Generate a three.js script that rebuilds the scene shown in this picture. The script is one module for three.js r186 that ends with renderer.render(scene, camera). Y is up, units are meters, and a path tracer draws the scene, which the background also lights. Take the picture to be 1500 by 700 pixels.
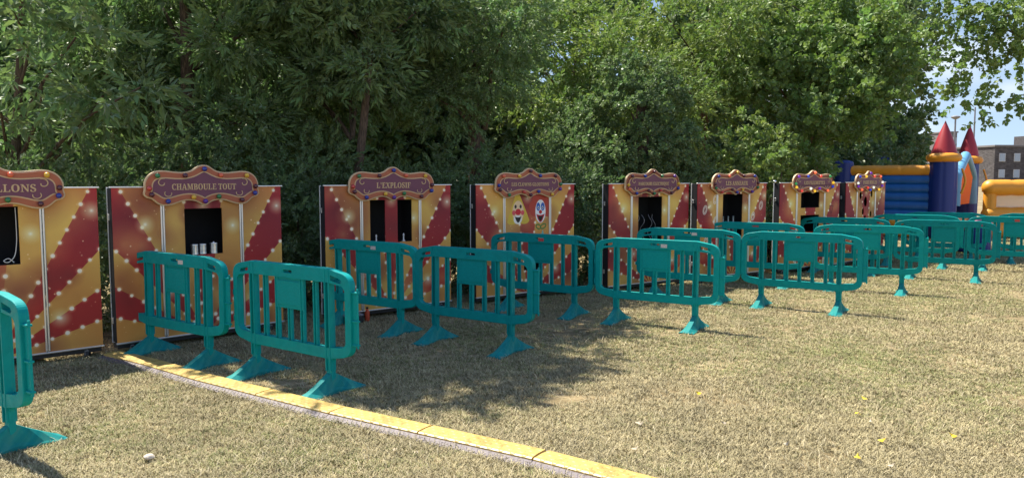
import * as THREE from 'three';
import { FontLoader } from 'three/addons/loaders/FontLoader.js';
import { TextGeometry } from 'three/addons/geometries/TextGeometry.js';
import { RoundedBoxGeometry } from 'three/addons/geometries/RoundedBoxGeometry.js';
import { mergeGeometries } from 'three/addons/utils/BufferGeometryUtils.js';
import { ImprovedNoise } from 'three/addons/math/ImprovedNoise.js';

// ---------------------------------------------------------------- camera, sky, sun, exposure
const scene = new THREE.Scene();
const FOCAL = 1130, CAM_H = 1.7, PITCH = Math.atan(90 / FOCAL);          // pixels of the 1500 x 700 photograph
const camera = new THREE.PerspectiveCamera(2 * Math.atan(350 / FOCAL) * 180 / Math.PI, 1024 / 477, 0.1, 900);
camera.position.set(0, CAM_H, 0);
camera.rotation.x = -PITCH;
scene.add(camera);
const renderer = new THREE.WebGLRenderer({ antialias: true });
renderer.toneMapping = THREE.LinearToneMapping;
renderer.toneMappingExposure = 2.2;
renderer.shadowMap.enabled = true;
renderer.setSize(1024, 477);

let seed = 7;
function rnd() { seed = (seed + 0x6D2B79F5) | 0; let t = Math.imul(seed ^ (seed >>> 15), 1 | seed); t = (t + Math.imul(t ^ (t >>> 7), 61 | t)) ^ t; return ((t ^ (t >>> 14)) >>> 0) / 4294967296; }
const rr = (a, b) => a + (b - a) * rnd();
const pick = (a) => a[Math.floor(rnd() * a.length)];
const noise = new ImprovedNoise();
const fbm = (x, y, z, o = 4) => { let s = 0, a = 0.5; for (let i = 0; i < o; i++) { s += a * noise.noise(x, y, z); x *= 2.03; y *= 2.03; z *= 2.03; a *= 0.5; } return s; };

const SUN_EL = 60 * Math.PI / 180;
const sunDir = new THREE.Vector3(-0.74 * Math.cos(SUN_EL), Math.sin(SUN_EL), -0.67 * Math.cos(SUN_EL)).normalize();
{
  const w = 1024, h = 512, d = new Float32Array(w * h * 4);
  for (let j = 0; j < h; j++) for (let i = 0; i < w; i++) {
    const el = ((j + 0.5) / h - 0.5) * Math.PI, az = ((i + 0.5) / w - 0.5) * 2 * Math.PI;
    const x = Math.cos(el) * Math.cos(az), y = Math.sin(el), z = Math.cos(el) * Math.sin(az);
    const up = Math.max(0, y), k = Math.pow(1 - up, 3);
    let c = [0.042 + 0.27 * k, 0.104 + 0.31 * k, 0.27 + 0.24 * k];
    const q = 1 / (up + 0.16);
    const n = fbm(x * q * 0.9 + 3.1, z * q * 1.5 + 1.7, 0.4, 6) + 0.5 * fbm(x * q * 2.7, z * q * 4.1, 7.4, 4);
    const cl = Math.min(1, Math.max(0, (n + 0.10) * 2.6)) * (0.2 + 0.75 * k);
    const cloud = [0.56, 0.58, 0.61];
    c = c.map((v, m) => v + (cloud[m] - v) * cl);
    const s = Math.max(0, x * sunDir.x + y * sunDir.y + z * sunDir.z);
    const glow = 0.4 * Math.pow(s, 24) + 0.08 * Math.pow(s, 4);
    d.set([c[0] + glow, c[1] + glow * 0.97, c[2] + glow * 0.9, 1], (j * w + i) * 4);
  }
  const sky = new THREE.DataTexture(d, w, h, THREE.RGBAFormat, THREE.FloatType);
  sky.mapping = THREE.EquirectangularReflectionMapping; sky.magFilter = sky.minFilter = THREE.LinearFilter; sky.needsUpdate = true;
  scene.background = sky; scene.environment = sky;
}
const sun = new THREE.DirectionalLight(new THREE.Color(1, 0.93, 0.80), 5.0);
sun.position.copy(sunDir).multiplyScalar(60).add(new THREE.Vector3(2, 0, -10));
sun.target.position.set(2, 0, -10);
sun.castShadow = true; sun.shadow.mapSize.set(4096, 4096);
Object.assign(sun.shadow.camera, { left: -30, right: 30, top: 30, bottom: -30, near: 1, far: 160 });
scene.add(sun, sun.target);

// ---------------------------------------------------------------- helpers
const taken = new Map();
function numbered(n) { const k = taken.get(n) || 0; taken.set(n, k + 1); return k ? n + '_' + String(k).padStart(3, '0') : n; }
function shadow(o) { o.castShadow = o.receiveShadow = true; return o; }
function thing(name, label, category, pos = [0, 0, 0], turn = 0, group) {
  const o = new THREE.Group(); o.name = numbered(name); scene.add(o);
  o.position.set(...pos); o.rotation.y = turn; o.userData = { label, category };
  if (group) o.userData.group = group;
  return o;
}
function part(name, geo, mat, parent, pos, rot) {
  const m = shadow(new THREE.Mesh(geo, mat)); m.name = name; parent.add(m);
  if (pos) m.position.set(...pos);
  if (rot) m.rotation.set(...rot);
  return m;
}
function solo(name, geo, mat, label, category, group, kind) {
  const m = shadow(new THREE.Mesh(geo, mat)); m.name = numbered(name); scene.add(m);
  m.userData = kind ? { kind } : {};
  if (label) m.userData.label = label;
  if (category) m.userData.category = category;
  if (group) m.userData.group = group;
  return m;
}
// a pixel of the photograph and a depth -> a point; a pixel on the ground -> a point
function ray(px, py) { const dx = (px - 750) / FOCAL, dy = -(py - 350) / FOCAL, c = Math.cos(PITCH), s = Math.sin(PITCH); return [dx, dy * c - s, -(c + dy * s)]; }
function at(px, py, depth) { const d = ray(px, py), t = depth / -d[2]; return new THREE.Vector3(d[0] * t, CAM_H + d[1] * t, -depth); }
function ground(px, py) { const d = ray(px, py), t = CAM_H / -d[1]; return new THREE.Vector3(d[0] * t, 0, d[2] * t); }
const lin = (r, g, b) => new THREE.Color().setRGB(r, g, b);
const V = (x, y, z) => new THREE.Vector3(x, y, z);
function box(w, h, d, r = 0.004) { return new RoundedBoxGeometry(w, h, d, 2, Math.min(r, w / 2.1, h / 2.1, d / 2.1)); }
function moved(g, x, y, z, rx = 0, ry = 0, rz = 0) { g.applyMatrix4(new THREE.Matrix4().compose(V(x, y, z), new THREE.Quaternion().setFromEuler(new THREE.Euler(rx, ry, rz)), V(1, 1, 1))); return g; }
function tube(pts, r, seg = 24, sides = 6, closed = false) { return new THREE.TubeGeometry(new THREE.CatmullRomCurve3(pts, closed), seg, r, sides, closed); }
function tex(size, f, srgb = true, rep) {                     // seamless-ish computed texture, f(u, v) -> [r,g,b] 0..1
  const d = new Uint8Array(size * size * 4);
  for (let j = 0; j < size; j++) for (let i = 0; i < size; i++) { const c = f(i / size, j / size); for (let k = 0; k < 3; k++) d[(j * size + i) * 4 + k] = Math.max(0, Math.min(255, c[k] * 255)); d[(j * size + i) * 4 + 3] = 255; }
  const t = new THREE.DataTexture(d, size, size); t.wrapS = t.wrapT = THREE.RepeatWrapping; t.magFilter = THREE.LinearFilter; t.minFilter = THREE.LinearMipmapLinearFilter; t.generateMipmaps = true;
  if (srgb) t.colorSpace = THREE.SRGBColorSpace;
  if (rep) t.repeat.set(rep, rep);
  t.needsUpdate = true; return t;
}
const per = (u, v, f, z) => { const a = u * 2 * Math.PI, b = v * 2 * Math.PI, R = f / 6.2832; return fbm(R * Math.cos(a) + 9 * R * 0.01 + z, R * Math.sin(a) + R * Math.cos(b) * 1.3, R * Math.sin(b) * 1.3 - z, 4); };
const std = (c, roughness = 0.6, more = {}) => new THREE.MeshStandardMaterial({ color: c, roughness, ...more });

// ---------------------------------------------------------------- ground
const DRY = (x, z) => 0.5 + 2.0 * fbm(x * 0.35 + 4, z * 0.35, 2.2, 3) + 1.3 * fbm(x * 1.7, z * 1.7 + 9, 5.1, 3);   // 1 = straw, 0 = green
{
  const map = tex(1024, (u, v) => { const a = per(u, v, 9, 1.3), b = per(u, v, 60, 4.4), c = rnd() - 0.5; const t = a * 0.9 + b * 0.8 + c * 0.5; return [0.50 + t * 0.27, 0.44 + t * 0.25, 0.315 + t * 0.22]; });
  map.repeat.set(120, 120);
  const g = new THREE.PlaneGeometry(700, 700); g.rotateX(-Math.PI / 2); g.translate(0, 0, -200);
  const lawn = solo('lawn', g, new THREE.MeshStandardMaterial({ map, roughness: 1 }), null, null, null, 'structure');
  lawn.userData.label = 'sun-dried lawn under the booths and barriers';
}
function bladeTuft(n, spread, lo, hi, lean, wide) {
  const p = [];
  for (let i = 0; i < n; i++) {
    const a = rr(0, 6.283), r = spread * Math.sqrt(rnd()), x = r * Math.cos(a), z = r * Math.sin(a), L = rr(lo, hi), b = rr(0, 6.283), le = rr(lean * 0.4, lean);
    const dx = Math.cos(b) * Math.sin(le) * L, dz = Math.sin(b) * Math.sin(le) * L, dy = Math.cos(le) * L, w = wide * rr(0.7, 1.3), sx = -Math.sin(b) * w, sz = Math.cos(b) * w;
    const m = [x + dx * 0.45, dy * 0.62, z + dz * 0.45], t = [x + dx, dy * 0.9, z + dz];
    p.push(x - sx, 0, z - sz, x + sx, 0, z + sz, m[0] + sx * 0.8, m[1], m[2] + sz * 0.8);
    p.push(x - sx, 0, z - sz, m[0] + sx * 0.8, m[1], m[2] + sz * 0.8, m[0] - sx * 0.8, m[1], m[2] - sz * 0.8);
    p.push(m[0] - sx * 0.8, m[1], m[2] - sz * 0.8, m[0] + sx * 0.8, m[1], m[2] + sz * 0.8, ...t);
  }
  const g = new THREE.BufferGeometry(); g.setAttribute('position', new THREE.Float32BufferAttribute(p, 3)); g.computeVertexNormals(); return g;
}
const bladeMat = new THREE.MeshStandardMaterial({ color: 0xffffff, roughness: 0.9, side: THREE.DoubleSide });
function lawnGrass(name, label, geo, places) {
  const im = new THREE.InstancedMesh(geo, bladeMat, places.length), m = new THREE.Matrix4(), q = new THREE.Quaternion(), c = new THREE.Color();
  places.forEach(([x, z, s, r, g, b], i) => { m.compose(V(x, 0, z), q.setFromAxisAngle(V(0, 1, 0), rr(0, 6.283)), V(s, s * rr(0.7, 1.2), s)); im.setMatrixAt(i, m); im.setColorAt(i, c.setRGB(r, g, b)); });
  im.name = name; im.userData = { kind: 'stuff', label, category: 'grass' }; shadow(im); scene.add(im);
}
{
  const straw = [], green = [];
  const N = 265000;
  for (let i = 0; i < N; i++) {
    const near = rnd(), depth = 3.3 + 19 * Math.pow(near, 1.55), hw = depth * 0.70 + 0.4, x = rr(-hw, hw), z = -depth;
    const along = (x + 3.8) * 0.79 + (-(z + 7.3)) * 0.61, out = -(x + 3.8) * 0.61 + (-(z + 7.3)) * 0.79;   // beyond the booth row the grass thins out
    if (out > 0.5 && rnd() < 0.75) continue;
    const d = DRY(x, z), isDry = rnd() < 0.40 + d * 0.55, worn = fbm(x * 0.9 + 20, z * 0.9, 8.8, 3); if (worn > 0.10 && rnd() < (worn - 0.10) * 3.2) continue;
    const k = rr(0.6, 1.3) * (1 + 0.5 * fbm(x * 2.6, z * 2.6, 3.3, 2)), s = 0.72 + depth * 0.045;
    if (isDry) { const t = rnd(); straw.push([x, z, s * 0.95, (0.315 + 0.11 * t) * k, (0.272 + 0.09 * t) * k, (0.146 + 0.065 * t) * k]); }
    else { const t = rnd(); green.push([x, z, s * 0.9, (0.22 + 0.10 * t) * k, (0.25 + 0.06 * t) * k, (0.095 + 0.035 * t) * k]); }
  }
  const stalks = [];
  for (let i = 0; i < 14000; i++) { const depth = 3.3 + 12 * Math.pow(rnd(), 1.4), hw = depth * 0.70 + 0.4, x = rr(-hw, hw), z = -depth, k = rr(0.7, 1.35), t = rnd(); if (fbm(x * 1.1, z * 1.1 + 40, 1.1, 2) < -0.12) continue; stalks.push([x, z, rr(0.8, 1.3), (0.37 + 0.1 * t) * k, (0.325 + 0.08 * t) * k, (0.20 + 0.07 * t) * k]); }
  lawnGrass('dry_stalks', 'pale dead grass stalks lying loose on the lawn', bladeTuft(3, 0.05, 0.03, 0.065, 1.55, 0.0019), stalks);
  lawnGrass('dry_grass', 'straw-coloured dry grass blades all over the lawn', bladeTuft(12, 0.034, 0.014, 0.042, 1.5, 0.0020), straw);
  lawnGrass('green_grass', 'greener short grass blades in patches on the lawn', bladeTuft(11, 0.032, 0.012, 0.036, 1.35, 0.0020), green);
}

// ---------------------------------------------------------------- foliage
function leafTris(out, M, len, wid, broad) {
  const w = wid / 2, pts = broad
    ? [[0, 0, 0], [-w * 0.9, len * 0.22, 0.004], [-w, len * 0.55, 0.010], [-w * 0.4, len * 0.72, 0.004], [0, len, -0.012], [w * 0.4, len * 0.72, 0.004], [w, len * 0.55, 0.010], [w * 0.9, len * 0.22, 0.004], [0, len * 0.5, -0.004]]
    : [[0, 0, 0], [-w, len * 0.42, len * 0.07], [0, len, -len * 0.12], [w, len * 0.42, len * 0.07], [0, len * 0.48, 0]];
  const v = pts.map((p) => V(...p).applyMatrix4(M)), n = pts.length - 1, c = v[n];
  for (let i = 0; i < n; i++) { const a = v[i], b = v[(i + 1) % n]; out.push(a.x, a.y, a.z, c.x, c.y, c.z, b.x, b.y, b.z); }
}
function sprig(n, L, len, wid, broad, droop) {
  const out = [], M = new THREE.Matrix4();
  for (let i = 0; i < n; i++) {
    const t = (i + 0.6) / n, az = i * 2.4 + rr(-0.4, 0.4), tilt = rr(0.6, 1.25) * (1 - 0.45 * t), s = rr(0.7, 1.15);
    const q = new THREE.Quaternion().setFromEuler(new THREE.Euler(0, az, 0)).multiply(new THREE.Quaternion().setFromEuler(new THREE.Euler(tilt, rr(-0.5, 0.5), 0)));
    M.compose(V(rr(-0.012, 0.012), L * t - droop * t * t, droop * t * t), q, V(s, s, s));
    leafTris(out, M, len, wid, broad);
  }
  const w = 0.003;                                            // the twig
  out.push(-w, 0, 0, w, 0, 0, 0, L, 0, 0, 0, -w, 0, 0, w, 0, L, 0);
  const g = new THREE.BufferGeometry(); g.setAttribute('position', new THREE.Float32BufferAttribute(out, 3)); g.computeVertexNormals(); return g;
}
const SPRIG = {
  long: sprig(9, 0.32, 0.125, 0.042, false, 0.08),
  mid: sprig(11, 0.30, 0.085, 0.042, false, 0.05),
  broad: sprig(8, 0.28, 0.085, 0.075, true, 0.04),
  ivy: sprig(9, 0.16, 0.055, 0.05, true, 0.03),
};
function leafMat(gloss, trans = 0.42) { return new THREE.MeshPhysicalMaterial({ color: 0xffffff, roughness: 1, transmission: trans, thickness: 0, clearcoat: gloss, clearcoatRoughness: 0.34, side: THREE.DoubleSide }); }
const glossy = leafMat(0.3, 0.4), matte = leafMat(0.25, 0.4);
function crown(parent, clumps, kind, density, tint, mat, scale = 1, out = 0.55, flat = 0.72, hole = -1) {
  const list = [], o = parent.position, up = V(0, 1, 0), q = new THREE.Quaternion(), q2 = new THREE.Quaternion();
  for (const [c, r] of clumps) {
    const n = Math.round(density * r * r);
    const blobs = Array.from({ length: 5 }, () => V(rr(-1, 1), rr(-0.8, 0.8), rr(-1, 1)).normalize());
    for (let i = 0; i < n; i++) {
      const dir = V(rr(-1, 1), rr(-1, 1), rr(-1, 1)); if (dir.lengthSq() > 1 || dir.lengthSq() < 0.01) { continue; }
      dir.normalize();
      let bump = 0; for (const b of blobs) bump = Math.max(bump, b.dot(dir));
      const rad = r * (0.72 + 0.38 * bump) * (out + (1 - out) * Math.pow(rnd(), 0.6));
      const p = V(dir.x * rad, dir.y * rad * flat, dir.z * rad).add(c);
      if (p.y < 0.05 || (hole > -1 && fbm(p.x * 1.25 + 5, p.y * 1.45, p.z * 1.25, 2) < hole)) continue;
      const d = dir.clone().multiplyScalar(0.8).add(V(rr(-0.7, 0.7), rr(-0.75, 0.35), rr(-0.7, 0.7))).normalize();
      q.setFromUnitVectors(up, d).multiply(q2.setFromAxisAngle(up, rr(0, 6.283)));
      const s = rr(0.7, 1.25) * scale;
      list.push([new THREE.Matrix4().compose(p.sub(o), q, V(s, s, s)), rnd()]);
    }
  }
  const im = new THREE.InstancedMesh(SPRIG[kind], mat, list.length), col = new THREE.Color();
  list.forEach(([m, t], i) => { im.setMatrixAt(i, m); const k = 0.72 + 0.56 * rnd(), h = 1 + 0.3 * (t - 0.5); im.setColorAt(i, col.setRGB(tint[0] * k * h, tint[1] * k, tint[2] * k)); });   // leaves of one tree differ at random
  im.name = 'crown'; im.userData = { kind: 'stuff' }; shadow(im); parent.add(im); return im;
}
const barkTex = tex(256, (u, v) => { const t = per(u, v * 0.3, 40, 3.3) + 0.6 * per(u, v, 14, 8.1); return [0.36 + t * 0.3, 0.30 + t * 0.26, 0.25 + t * 0.22]; });
const bark = new THREE.MeshStandardMaterial({ map: barkTex, bumpMap: barkTex, bumpScale: 0.02, roughness: 0.95 });
function limb(a, b, r0, r1, bend = 0.12) {
  const mid = a.clone().lerp(b, 0.5).add(V(rr(-bend, bend), rr(0, bend * 1.5), rr(-bend, bend)).multiplyScalar(a.distanceTo(b)));
  const cv = new THREE.CatmullRomCurve3([a, mid, b]), S = 10, K = 8, pos = [], uv = [], idx = [];
  const fr = cv.computeFrenetFrames(S);
  for (let i = 0; i <= S; i++) {
    const p = cv.getPointAt(i / S), r = r0 + (r1 - r0) * Math.pow(i / S, 0.8) + (i === 0 ? r0 * 0.15 : 0);
    for (let k = 0; k <= K; k++) { const t = k / K * Math.PI * 2, rad = r * (1 + 0.08 * noise.noise(i * 0.7, Math.cos(t) * 2, Math.sin(t) * 2)); const n = fr.normals[i].clone().multiplyScalar(Math.cos(t) * rad).addScaledVector(fr.binormals[i], Math.sin(t) * rad); pos.push(p.x + n.x, p.y + n.y, p.z + n.z); uv.push(k / K, i / S * a.distanceTo(b) * 0.8); }
  }
  for (let i = 0; i < S; i++) for (let k = 0; k < K; k++) { const a0 = i * (K + 1) + k, b0 = a0 + K + 1; idx.push(a0, a0 + 1, b0, b0, a0 + 1, b0 + 1); }
  const g = new THREE.BufferGeometry(); g.setAttribute('position', new THREE.Float32BufferAttribute(pos, 3)); g.setAttribute('uv', new THREE.Float32BufferAttribute(uv, 2)); g.setIndex(idx); g.computeVertexNormals(); return g;
}
function tree(name, label, base, height, lean, girth, clumps, kind, density, tint, mat, group, scale, limbs = 12, hole = -1, flat = 0.72, out = 0.5) {
  const t = thing(name, label, name.endsWith('shrub') || name.endsWith('bush') ? 'shrub' : 'tree', [base[0], 0, base[1]], 0, group);
  const top = V(lean[0], height, lean[1]);
  if (height) part('trunk', limb(V(0, -0.1, 0), top, girth, girth * 0.35, 0.03), bark, t);
  const picked = clumps.slice().sort((a, b) => b[1] - a[1]).slice(0, limbs);
  if (height) for (const [c] of picked) {
    const e = c.clone().sub(t.position), f = Math.min(0.96, Math.max(0.35, (e.y - 0.6 - 0.35 * Math.hypot(e.x - top.x * 0.7, e.z - top.z * 0.7)) / height)), s = top.clone().multiplyScalar(f);
    part('limb', limb(s, e, girth * 0.42 * (1.25 - f), 0.012, 0.10), bark, t);
  }
  crown(t, clumps, kind, density, tint, mat, scale, out, flat, hole);
  return t;
}
const cloudOf = (x0, x1, y0, y1, d0, d1, n, r0, r1, gate) => { const a = []; for (let i = 0; a.length < n && i < n * 30; i++) { const px = rr(x0, x1), py = rr(y0, y1), d = rr(d0, d1); if (gate && !gate(px, py)) continue; a.push([at(px, py, d), rr(r0, r1)]); } return a; };
const slope = (x0, x1, y0, y1, dTop, dLow, j, n, r0, r1, gate) => { const a = []; for (let i = 0; a.length < n && i < n * 40; i++) { const px = rr(x0, x1), py = rr(y0, y1), d = dLow + (dTop - dLow) * (y1 - py) / (y1 - y0) + rr(-j, j), r = rr(r0, r1); if (gate && !gate(px, py, r * FOCAL / d)) continue; a.push([at(px, py, d), r]); } return a; };
const C = (...l) => l.map(([px, py, d, r]) => [at(px, py, d), r]);
const MAPLE = [0.150, 0.245, 0.042], CHERRY = [0.135, 0.230, 0.066], SUNLIT_LEAF = [0.175, 0.265, 0.046], EVERGREEN = [0.120, 0.200, 0.056];   // leaf colours by kind; the palest has sunlight painted in, for the sunlit trees; a good third of it goes into the light that passes through the leaf

const canopy = [[], [], []];
{
  const poly = [[-3.2, -7.6], [-1.05, -5.95], [-0.45, -6.05], [0.65, -7.4], [1.25, -9.7], [-0.6, -10.4], [-2.6, -9.0], [-3.6, -8.0]];
  const inside = (x, z) => { let c = false; for (let i = 0, j = poly.length - 1; i < poly.length; j = i++) { const [xi, zi] = poly[i], [xj, zj] = poly[j]; if ((zi > z) !== (zj > z) && x < (xj - xi) * (z - zi) / (zj - zi) + xi) c = !c; } return c; };
  for (let x = -3.6; x < 1.4; x += 0.62) for (let z = -10.4; z < -5.4; z += 0.62) { const gx = x + rr(-0.2, 0.2), gz = z + rr(-0.2, 0.2); if (!inside(gx, gz)) continue; const h = rr(5.4, 7.4), k = h / Math.tan(SUN_EL), p = V(gx - 0.74 * k, h, gz - 0.67 * k); canopy[p.x < -3.7 ? 0 : p.x < -2.2 ? 1 : 2].push([p, rr(0.5, 0.72)]); }
}
tree('laurel_tree', 'leafy tree with long sunlit leaves behind the balloon booth', [-6.4, -9.7], 4.0, [0.5, 0.2], 0.09,
  C([20, 20, 9.0, 0.7], [110, 55, 9.0, 0.6], [60, 120, 8.8, 0.55], [150, 140, 8.7, 0.42], [205, 128, 8.5, 0.26], [0, 165, 8.9, 0.5], [-80, 80, 9.3, 0.6], [-60, 190, 9.4, 0.6], [110, 180, 9.2, 0.3]),
  'long', 340, CHERRY, glossy, 'trees behind the booths', 1.35, 12, -0.02, 0.5, 0.15);
tree('spreading_tree', 'tall dark tree with overhanging crown behind the can booth', [-4.9, -11.6], 6.5, [0.3, 0.6], 0.15,
  [...cloudOf(150, 420, -40, 200, 10.8, 12.5, 15, 0.5, 0.85), ...canopy[0]],
  'long', 850, CHERRY, glossy, 'trees behind the booths', 1.1, 8);
tree('slender_tree', 'dark tree with a bare leaning trunk above the two-window booth', [-2.52, -11.3], 6.4, [0.55, 0.0], 0.085,
  [...cloudOf(380, 650, -60, 150, 11.4, 13.0, 15, 0.5, 0.8), ...C([500, 40, 10.8, 0.5], [540, 95, 10.8, 0.4], [470, 110, 10.9, 0.35], [330, 60, 10.6, 0.5], [520, -10, 10.8, 0.5]), ...canopy[1]],
  'long', 850, CHERRY, glossy, 'trees behind the booths', 1.1, 8);
tree('broad_tree', 'dark drooping tree with sunlit top above the clown booth', [-0.6, -13.6], 6.6, [0.3, 0.1], 0.15,
  [...cloudOf(570, 760, -60, 215, 12.2, 14.2, 14, 0.55, 0.85), ...canopy[2]],
  'mid', 950, CHERRY, glossy, 'trees behind the booths', 1.15, 8);
tree('ivy_stump', 'tall ivy-covered stump with a rounded top behind the booths', [2.45, -14.6], 3.1, [0.0, 0.0], 0.3,
  C([905, 112, 14.5, 0.42], [950, 100, 14.7, 0.36], [975, 140, 14.6, 0.4], [925, 165, 14.3, 0.7], [868, 180, 14.4, 0.5], [950, 215, 14.2, 0.65], [900, 240, 14.2, 0.75], [975, 265, 14.3, 0.6], [900, 310, 14.2, 0.7], [845, 235, 14.3, 0.6], [830, 190, 14.6, 0.4], [990, 205, 14.5, 0.4], [860, 140, 14.8, 0.3]),
  'ivy', 1900, EVERGREEN, glossy, null, 1.35, 3, -0.06);
const layered = (x0, x1, y0, y1, d0, d1, n, r0, r1, gate) => { const a = []; for (let i = 0; a.length < n && i < n * 60; i++) { const px = rr(x0, x1), py = rr(y0, y1), d = d0 + (d1 - d0) * (0.65 * rnd() + 0.35 * (y1 - py) / (y1 - y0)), r = rr(r0, r1), p = at(px, py, d); if (gate && !gate(px, py, r * FOCAL / d)) continue; if (a.some(([q, s]) => Math.hypot(q.x - p.x, (q.y - p.y) * 2, q.z - p.z) < (s + r) * 0.5)) continue; a.push([p, r]); } return a; };
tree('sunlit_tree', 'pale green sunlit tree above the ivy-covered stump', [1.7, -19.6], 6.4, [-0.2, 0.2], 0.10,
  layered(750, 960, -15, 175, 14.6, 19.4, 36, 0.35, 0.62), 'mid', 330, SUNLIT_LEAF, matte, 'trees behind the booths', 1.5, 12, -1, 0.5, 0.15);
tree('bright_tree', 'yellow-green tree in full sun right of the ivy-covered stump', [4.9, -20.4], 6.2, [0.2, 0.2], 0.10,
  [...layered(950, 1130, -15, 165, 15.2, 20.2, 36, 0.35, 0.62), ...C([1005, 150, 14.9, 0.3], [1012, 195, 14.8, 0.3], [985, 110, 15.2, 0.35], [1015, 235, 14.6, 0.3])], 'mid', 330, SUNLIT_LEAF, matte, 'trees behind the booths', 1.5, 12, -1, 0.5, 0.15);
tree('maple_tree', 'large broad-leaved tree towering over the far booths', [7.6, -20.0], 6.8, [0.6, 0.3], 0.15,
  layered(1090, 1350, -15, 240, 16.0, 21.0, 58, 0.38, 0.68, (x, y, r) => !(x < 1150 && y > 150) && x + r < (y < 110 ? 1356 : 1356 - (y - 110) * 0.5) && !(x > 1190 && y + r * 0.5 > 232)), 'broad', 330, MAPLE, matte, 'trees behind the booths', 1.45, 18, -1, 0.5, 0.15);
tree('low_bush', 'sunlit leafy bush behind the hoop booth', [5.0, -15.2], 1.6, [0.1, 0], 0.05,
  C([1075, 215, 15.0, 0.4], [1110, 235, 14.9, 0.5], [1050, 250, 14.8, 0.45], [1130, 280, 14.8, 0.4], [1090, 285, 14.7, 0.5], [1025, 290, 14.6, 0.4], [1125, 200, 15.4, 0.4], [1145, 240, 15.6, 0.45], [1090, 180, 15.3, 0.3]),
  'broad', 700, SUNLIT_LEAF, matte, 'shrubs behind the booths', 1.15, 5, -0.08, 0.6, 0.15);
tree('hanging_tree', 'near tree reaching in with thin hanging leafy branches', [8.6, -10.2], 7.5, [-0.6, 0.1], 0.16,
  [...C([1395, 30, 11.2, 0.32], [1430, 15, 11.0, 0.4], [1470, 40, 10.9, 0.42], [1500, 10, 10.8, 0.5], [1440, 75, 11.0, 0.3], [1410, 95, 11.1, 0.26], [1485, 90, 10.9, 0.34], [1425, 130, 11.0, 0.26], [1470, 150, 10.9, 0.26], [1445, 172, 10.9, 0.16], [1390, 110, 11.3, 0.2], [1500, 60, 10.8, 0.3], [1405, 150, 11.2, 0.18], [1380, 60, 11.3, 0.24], [1400, -20, 11.2, 0.4]), [V(7.6, 5.6, -10.6), 0.9], [V(8.6, 6.2, -10.4), 1.0], [V(9.4, 5.6, -10.0), 0.9]],
  'broad', 560, MAPLE, matte, null, 0.8, 6, -1, 0.72, 0.15);
const shrubs = [['dark evergreen shrub between the balloon and can booths', [[90, 330, 9.0, 0.8], [150, 440, 8.35, 0.42], [152, 480, 8.2, 0.35], [150, 380, 8.8, 0.7], [150, 300, 9.1, 0.6], [30, 300, 9.0, 0.8]]],
  ['dark evergreen shrub in the shade behind the can booth', [[250, 260, 10.2, 0.8], [330, 270, 10.3, 0.8], [400, 330, 10.1, 0.7], [300, 320, 10.0, 0.8], [190, 290, 10.0, 0.7]]],
  ['dark evergreen shrub between the can booth and the two-window booth', [[440, 300, 10.6, 0.75], [450, 360, 10.4, 0.7], [420, 410, 10.3, 0.6], [470, 250, 11.0, 0.6], [455, 430, 10.3, 0.6]]],
  ['dark evergreen shrub behind the two-window booth', [[560, 290, 11.8, 0.8], [640, 300, 11.9, 0.8], [600, 330, 11.6, 0.8], [500, 320, 11.5, 0.8]]],
  ['dark evergreen shrub between the two-window and clown booths', [[690, 270, 12.3, 0.8], [680, 340, 12.0, 0.8], [690, 400, 11.8, 0.6], [740, 310, 12.4, 0.8]]],
  ['dark evergreen shrub between the clown booth and the ivy stump', [[840, 300, 13.0, 0.8], [860, 360, 12.8, 0.7], [800, 280, 13.2, 0.9], [865, 400, 12.6, 0.5], [820, 240, 13.8, 0.8]]],
  ['dark evergreen shrub behind the electric wire booth', [[970, 300, 14.0, 0.8], [1010, 330, 13.9, 0.7], [1010, 270, 14.6, 0.7], [950, 340, 13.8, 0.7]]],
  ['evergreen shrub behind the hoop and shelf booths', [[1130, 330, 15.2, 0.5], [1100, 330, 15.0, 0.6], [1150, 290, 17.4, 0.6], [1180, 225, 18.6, 0.6]]]];
for (const [label, cl] of shrubs) { const c = C(...cl), b = c[0][0]; tree('evergreen_shrub', label, [b.x, b.z], 0.8, [0, 0], 0.05, c, 'mid', 780, EVERGREEN, glossy, 'shrubs behind the booths', 1.1, 4); }
{ // the wood beyond: one far mass
  const cl = [];
  for (let i = 0; i < 230; i++) { const px = rr(-150, 1330), far = rnd(), d = 15.5 + 5.5 * Math.max(0, px - 300) / 500 + 6 * far; cl.push([V((px - 750) / FOCAL * d, (i % 2 ? rr(0.4, 1.7 + d * 0.25) : rr(0.4, 4)), -d), rr(0.9, 1.6)]); }
  const holder = new THREE.Group(), im = crown(holder, cl, 'broad', 190, EVERGREEN, glossy, 2.4);
  im.name = 'woodland'; im.userData = { kind: 'stuff', label: 'dark dense woodland behind the row of trees', category: 'woodland' }; holder.remove(im); scene.add(im);
}

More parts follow.
